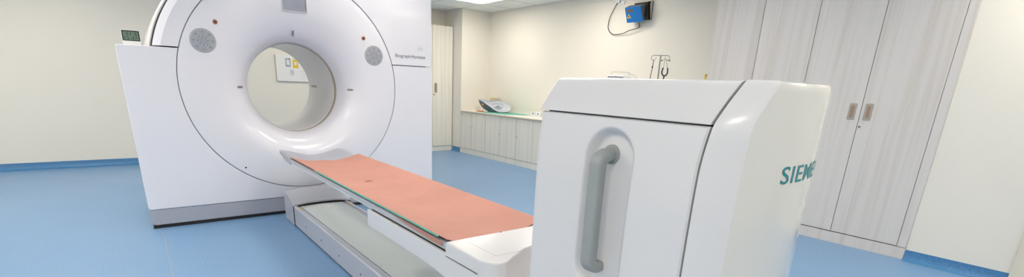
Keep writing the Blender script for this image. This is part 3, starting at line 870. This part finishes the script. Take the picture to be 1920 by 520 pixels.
bm = bmesh.new(); tube(bm, [at(-.200, .045, -.020), at(-.195, .018, -.028)], .009, 8); obj('label_tag', bm, M['yellow'], cth)
# green cloth
bm = bmesh.new()
pts = [(4.60, 6.72), (4.56, 6.35), (4.59, 5.92), (4.85, 5.78), (5.05, 5.76), (5.06, 6.25), (5.0, 6.6)]
ext_xy(bm, pts, .7157, .7175)
tag(obj('green_cloth', bm, M['green']), 'flat green cloth spread on the worktop under the coil shell', 'cloth')
bm = bmesh.new(); lathe_z(bm, [(.028, .7165), (.033, .80), (.031, .80), (.027, .72)], 4.63, 6.70, 20)
tag(obj('plastic_cup', bm, M['glass']), 'clear plastic cup standing on the worktop at the left of the coil shell', 'cup')
bm = bmesh.new(); ext_xy(bm, [(4.60, 6.53), (4.66, 6.56), (4.65, 6.68), (4.59, 6.66)], .718, .738)
tag(obj('sponge', bm, mat('sponge_orange', (.75, .25, .15), .8), bevel=.004), 'small orange-red pad tucked under the left end of the coil shell', 'pad')
cb = thing('carton', (5.0, 6.73, .716), 'beige carton with orange print standing behind the coil shell', 'box')
obj('box_body', B(4.955, 5.06, 6.66, 6.80, .716, .937), M['beige'], cb, bevel=.002)
obj('printed_band', B(4.9525, 4.9545, 6.665, 6.73, .922, .935), M['yellow'], cb)
for k, (bx, by, l) in enumerate(((4.98, 5.63, 'small white carton with blue mark on the worktop, farther from the column'), (4.98, 5.515, 'small white carton with blue mark on the worktop, partly behind the column'))):
    t = thing('medicine_box', (bx, by, .712), l, 'box', 'white cartons on the worktop')
    obj('box_body', B(bx-.05, bx+.05, by-.052, by+.052, .716, .785), M['paper'], t, bevel=.0015)
    bm = bmesh.new(); ext_yz(bm, arc(by+.005, .752, .013, 0, 330, 12), bx-.0515, bx-.0502); obj('blue_mark', bm, M['blue'], t)

# ------------------------------------------------------------------ blue laser box on the right wall
lb = thing('blue_device', (4.93, 3.95, 2.0), 'small blue device box in a black bracket high on the right wall', 'device')
ct = Vector((4.995, 3.93, 2.040)); tilt = math.radians(24)
Rm = Matrix.Rotation(-tilt, 4, 'Y')
def put(bm):
    for v in bm.verts:
        v.co = ct+(Rm.to_3x3() @ v.co)
    return bm
def Bt(*a): return put(B(*a))
obj('front_plate', Bt(-.075, -.062, -.110, .118, -.088, .088), M['blue'], lb, bevel=.003)
obj('housing', Bt(-.0615, .015, -.108, .116, -.084, .086), M['dgrey'], lb, bevel=.003)
obj('display', Bt(-.0765, -.0752, .0, .10, .028, .066), M['dgrey'], lb)
bm = bmesh.new(); ext_yz(bm, [(.045, -.035), (.103, -.035), (.074, .012)], -.0768, -.0752); wt = obj('warning_sign', put(bm), M['yellow'], lb)
bm = bmesh.new(); ext_yz(bm, [(.066, -.028), (.082, -.028), (.076, -.004), (.072, -.004)], -.0780, -.0769); obj('warning_symbol', put(bm), M['black'], wt)
bm = bmesh.new(); ext_xz(bm, [(4.985, 2.135), (5.03, 2.155), (5.068, 2.155), (5.068, 1.965), (5.03, 1.955), (4.99, 1.985)], 3.800, 3.817)
obj('bracket', bm, M['black'], lb)
bm = bmesh.new(); ext_xz(bm, [(5.02, 2.13), (5.067, 2.185), (5.067, 1.96), (5.055, 1.98)], 3.785, 3.789)
obj('gusset_plate', bm, M['beige'], lb)
obj('wall_plate', B(5.068, 5.079, 3.785, 4.05, 1.96, 2.16), M['black'], lb)
bm = bmesh.new(); tube(bm, [tuple(ct+Rm.to_3x3() @ Vector((-.03, -.02, -.085))), tuple(ct+Rm.to_3x3() @ Vector((-.03, -.02, -.125)))], .012, 12); obj('plug', bm, M['steel'], lb)
s0 = ct+Rm.to_3x3() @ Vector((-.03, -.02, -.12))
bm = bmesh.new(); tube(bm, smooth_path([tuple(s0), (s0.x+.02, s0.y+.01, s0.z-.04), (5.03, 4.06, 1.85), (5.05, 4.17, 1.825), (5.06, 4.33, 1.825), (5.06, 4.42, 1.90), (5.06, 4.41, 2.02), (5.06, 4.34, 2.15), (5.055, 4.29, 2.20)], 8), .0045, 8)
tag(obj('power_cable', bm, M['black']), 'thin black cable looping from the blue device up to the wall socket', 'cable')
ws = thing('wall_socket', (5.07, 4.30, 2.22), 'white double wall socket high on the right wall beside the blue device', 'socket')
obj('face_plate', B(5.068, 5.0795, 4.205, 4.36, 2.165, 2.255), M['whitegl'], ws, bevel=.003)
obj('plug', B(5.045, 5.0675, 4.265, 4.31, 2.185, 2.23), M['paper'], ws, bevel=.004)
obj('switch', B(5.065, 5.0675, 4.225, 4.24, 2.205, 2.225), M['greyp'], ws)
# yellow tag
ys_ = thing('yellow_sign', (5.075, 2.97, 1.32), 'small yellow warning sign on the wall beside the tall cupboards', 'sign')
obj('plate', B(5.074, 5.0795, 2.955, 2.998, 1.300, 1.352), M['yellow'], ys_)
obj('symbol', B(5.0725, 5.0738, 2.967, 2.980, 1.325, 1.345), M['black'], ys_)

# ------------------------------------------------------------------ IV stand with stethoscope
ivx, ivy = 4.10, 2.90
U2 = Vector((.58, -.81, 0)).normalized()
iv = thing('drip_stand', (ivx, ivy, 0), 'thin metal drip stand with two looped hooks behind the white column', 'stand')
bm = bmesh.new(); tube(bm, [(ivx, ivy, .06), (ivx, ivy, 1.478)], .0065, 10); obj('pole', bm, M['pole'], iv)
zt = 1.478; P0 = Vector((ivx, ivy, zt))
bm = bmesh.new(); tube(bm, [tuple(P0-U2*.062), tuple(P0+U2*.062)], .0035, 8)
for s in (-1, 1):
    c_ = P0+U2*.062*s+Vector((0, 0, -.022))
    tube(bm, [tuple(c_+U2*(.021*s*math.sin(math.radians(a)))+Vector((0, 0, .022*math.cos(math.radians(a))))) for a in range(0, 300, 20)], .003, 6)
obj('hooks', bm, M['pole'], iv)
for k in range(5):
    a = 2*PI*k/5; bm = bmesh.new()
    tube(bm, [(ivx, ivy, .09), (ivx+.22*math.cos(a), ivy+.22*math.sin(a), .05)], .011, 8)
    l = obj('leg', bm, M['pole'], iv)
    bm = bmesh.new(); ext_xz(bm, [(ivx+.22*math.cos(a)+.022*math.cos(t*PI/8), .0225+.022*math.sin(t*PI/8)) for t in range(16)], ivy+.22*math.sin(a)-.009, ivy+.22*math.sin(a)+.009); obj('castor', bm, M['black'], l)
st = thing('stethoscope', tuple(P0+U2*.06+Vector((0, 0, -.22))), 'black stethoscope hanging from the right hook of the drip stand', 'stethoscope')
Q = P0+U2*.062
def q(a, z): return tuple(Q+U2*a+Vector((0, 0, z)))
for s in (-1, 1):
    bm = bmesh.new(); tube(bm, smooth_path([q(-.012+.028*s, -.043), q(-.012+.014*s, -.036), q(-.012+.010*s, -.06), q(-.006+.018*s, -.115)], 5), .003, 6); obj('ear_tube', bm, M['steel'], st)
    bm = bmesh.new(); tube(bm, [q(-.012+.028*s, -.043), q(-.012+.040*s, -.048)], .0055, 8); obj('ear_tip', bm, M['black'], st)
bm = bmesh.new(); tube(bm, smooth_path([q(-.026, -.110), q(-.033, -.15), q(-.022, -.175), q(-.006, -.183), q(.010, -.173), q(.018, -.15), q(.014, -.11)], 5), .0065, 8)
tube(bm, smooth_path([q(-.008, -.183), q(-.012, -.25), q(-.012, -.50), q(.0, -.62)], 5), .006, 8)
obj('tubing', bm, M['black'], st)
bm = bmesh.new(); lathe_z(bm, [(.014, 0), (.022, .004), (.022, .012), (.012, .018)], 0, 0, 20)
for v in bm.verts: v.co += Vector(q(0, -.64))
obj('chest_piece', bm, M['steel'], st)
Q = P0-U2*.058
bm = bmesh.new(); tube(bm, smooth_path([q(.0, -.044), q(-.004, -.10), q(-.012, -.20), q(-.018, -.30)], 4), .0035, 6)
lead = thing('hanging_lead', q(-.01, -.25), 'thin black lead with clips hanging from the left hook of the drip stand', 'cable')
obj('cord', bm, M['black'], lead)
bm = bmesh.new(); tube(bm, [q(-.006, -.10), q(-.004, -.112)], .007, 8); obj('clip', bm, M['black'], lead)
bm = bmesh.new(); tube(bm, [q(-.02, -.262), q(-.022, -.30)], .0085, 8); obj('clip', bm, M['black'], lead)

# ------------------------------------------------------------------ monitor on a trolley
dx, dy, dz = 3.90, 3.22, 1.277
U3 = Vector((.62, -.78, 0)).normalized(); F3 = Vector((.78, .62, 0))
def ob(a0, a1, b0, b1, z0, z1):
    bm = B(a0, a1, b0, b1, z0, z1)
    for v in bm.verts:
        v.co = Vector((dx, dy, v.co.z))+U3*v.co.x+F3*v.co.y
    return bm
tr = thing('trolley', (dx, dy, 0), 'slim grey equipment trolley behind the white column', 'trolley')
obj('shelf', ob(-.14, .16, -.10, .10, 1.165, 1.18), M['whitegl'], tr, bevel=.003)
obj('post', ob(-.02, .02, -.02, .02, .08, 1.164), M['rail'], tr)
obj('base', ob(-.2, .2, -.03, .03, .045, .08), M['rail'], tr); obj('base', ob(-.03, .03, -.2, .2, .046, .079), M['rail'], tr)
for a, b in ((-.18, 0), (.18, 0), (0, .18), (0, -.18)):
    obj('castor', ob(a-.02, a+.02, b-.012, b+.012, .0, .045), M['black'], tr, bevel=.008)
dv = thing('portable_monitor', (dx, dy, 1.181), 'white portable monitor with carrying handle just above the top of the column', 'medical monitor')
obj('case', ob(-.10, .055, -.08, .08, 1.181, dz+.008), M['whitegl'], dv, bevel=.006)
obj('slot', ob(-.095, .05, -.0825, -.0805, dz-.012, dz-.004), M['dgrey'], dv)
obj('badge', ob(-.03, -.01, -.0825, -.0805, dz-.001, dz+.002), M['blue'], dv)
def w3(a, b, z): return tuple(Vector((dx, dy, z))+U3*a+F3*b)
bm = bmesh.new(); tube(bm, smooth_path([w3(-.062, -.01, dz+.008), w3(-.066, -.01, dz+.03), w3(-.052, -.01, dz+.042), w3(.09, -.01, dz+.042), w3(.10, -.01, dz+.028), w3(.10, -.01, dz+.0)], 5), .009, 8)
obj('carrying_handle', bm, M['pallet'], dv)
obj('side_module', ob(.056, .125, -.06, .06, 1.181, dz+.012), M['pallet'], dv, bevel=.006)
bm = bmesh.new(); tube(bm, smooth_path([w3(.10, -.04, dz+.035), w3(.13, -.05, dz+.02), w3(.165, -.05, dz+.008), w3(.19, -.06, dz-.03), w3(.20, -.06, dz-.12)], 5), .0025, 6)
obj('lead', bm, M['gantcup'], dv)

# ------------------------------------------------------------------ camera
cam = bpy.data.cameras.new('camera'); co = bpy.data.objects.new('camera', cam); C.objects.link(co)
R = Matrix(((0.80187521, -0.59627736, 0.03807172), (0.14463923, 0.25554549, 0.95591631), (-0.57972031, -0.76101893, 0.29116069)))
co.matrix_world = Matrix.Translation((0, 0, 1.15)) @ R.transposed().to_4x4()
cam.sensor_fit = 'HORIZONTAL'; cam.sensor_width = 36; cam.lens = 886.604/1920*36
cam.shift_x = (960-928.716)/1920; cam.shift_y = (429.589-260)/1920
cam.clip_start = .02; cam.clip_end = 60
scene.camera = co
w = bpy.data.worlds.new('world'); scene.world = w; w.use_nodes = True
w.node_tree.nodes['Background'].inputs[0].default_value = (.8, .85, .9, 1); w.node_tree.nodes['Background'].inputs[1].default_value = .3
scene.view_settings.view_transform = 'Standard'; scene.view_settings.look = 'None'
scene.view_settings.exposure = 0; scene.view_settings.gamma = 1; scene.view_settings.use_curve_mapping = False
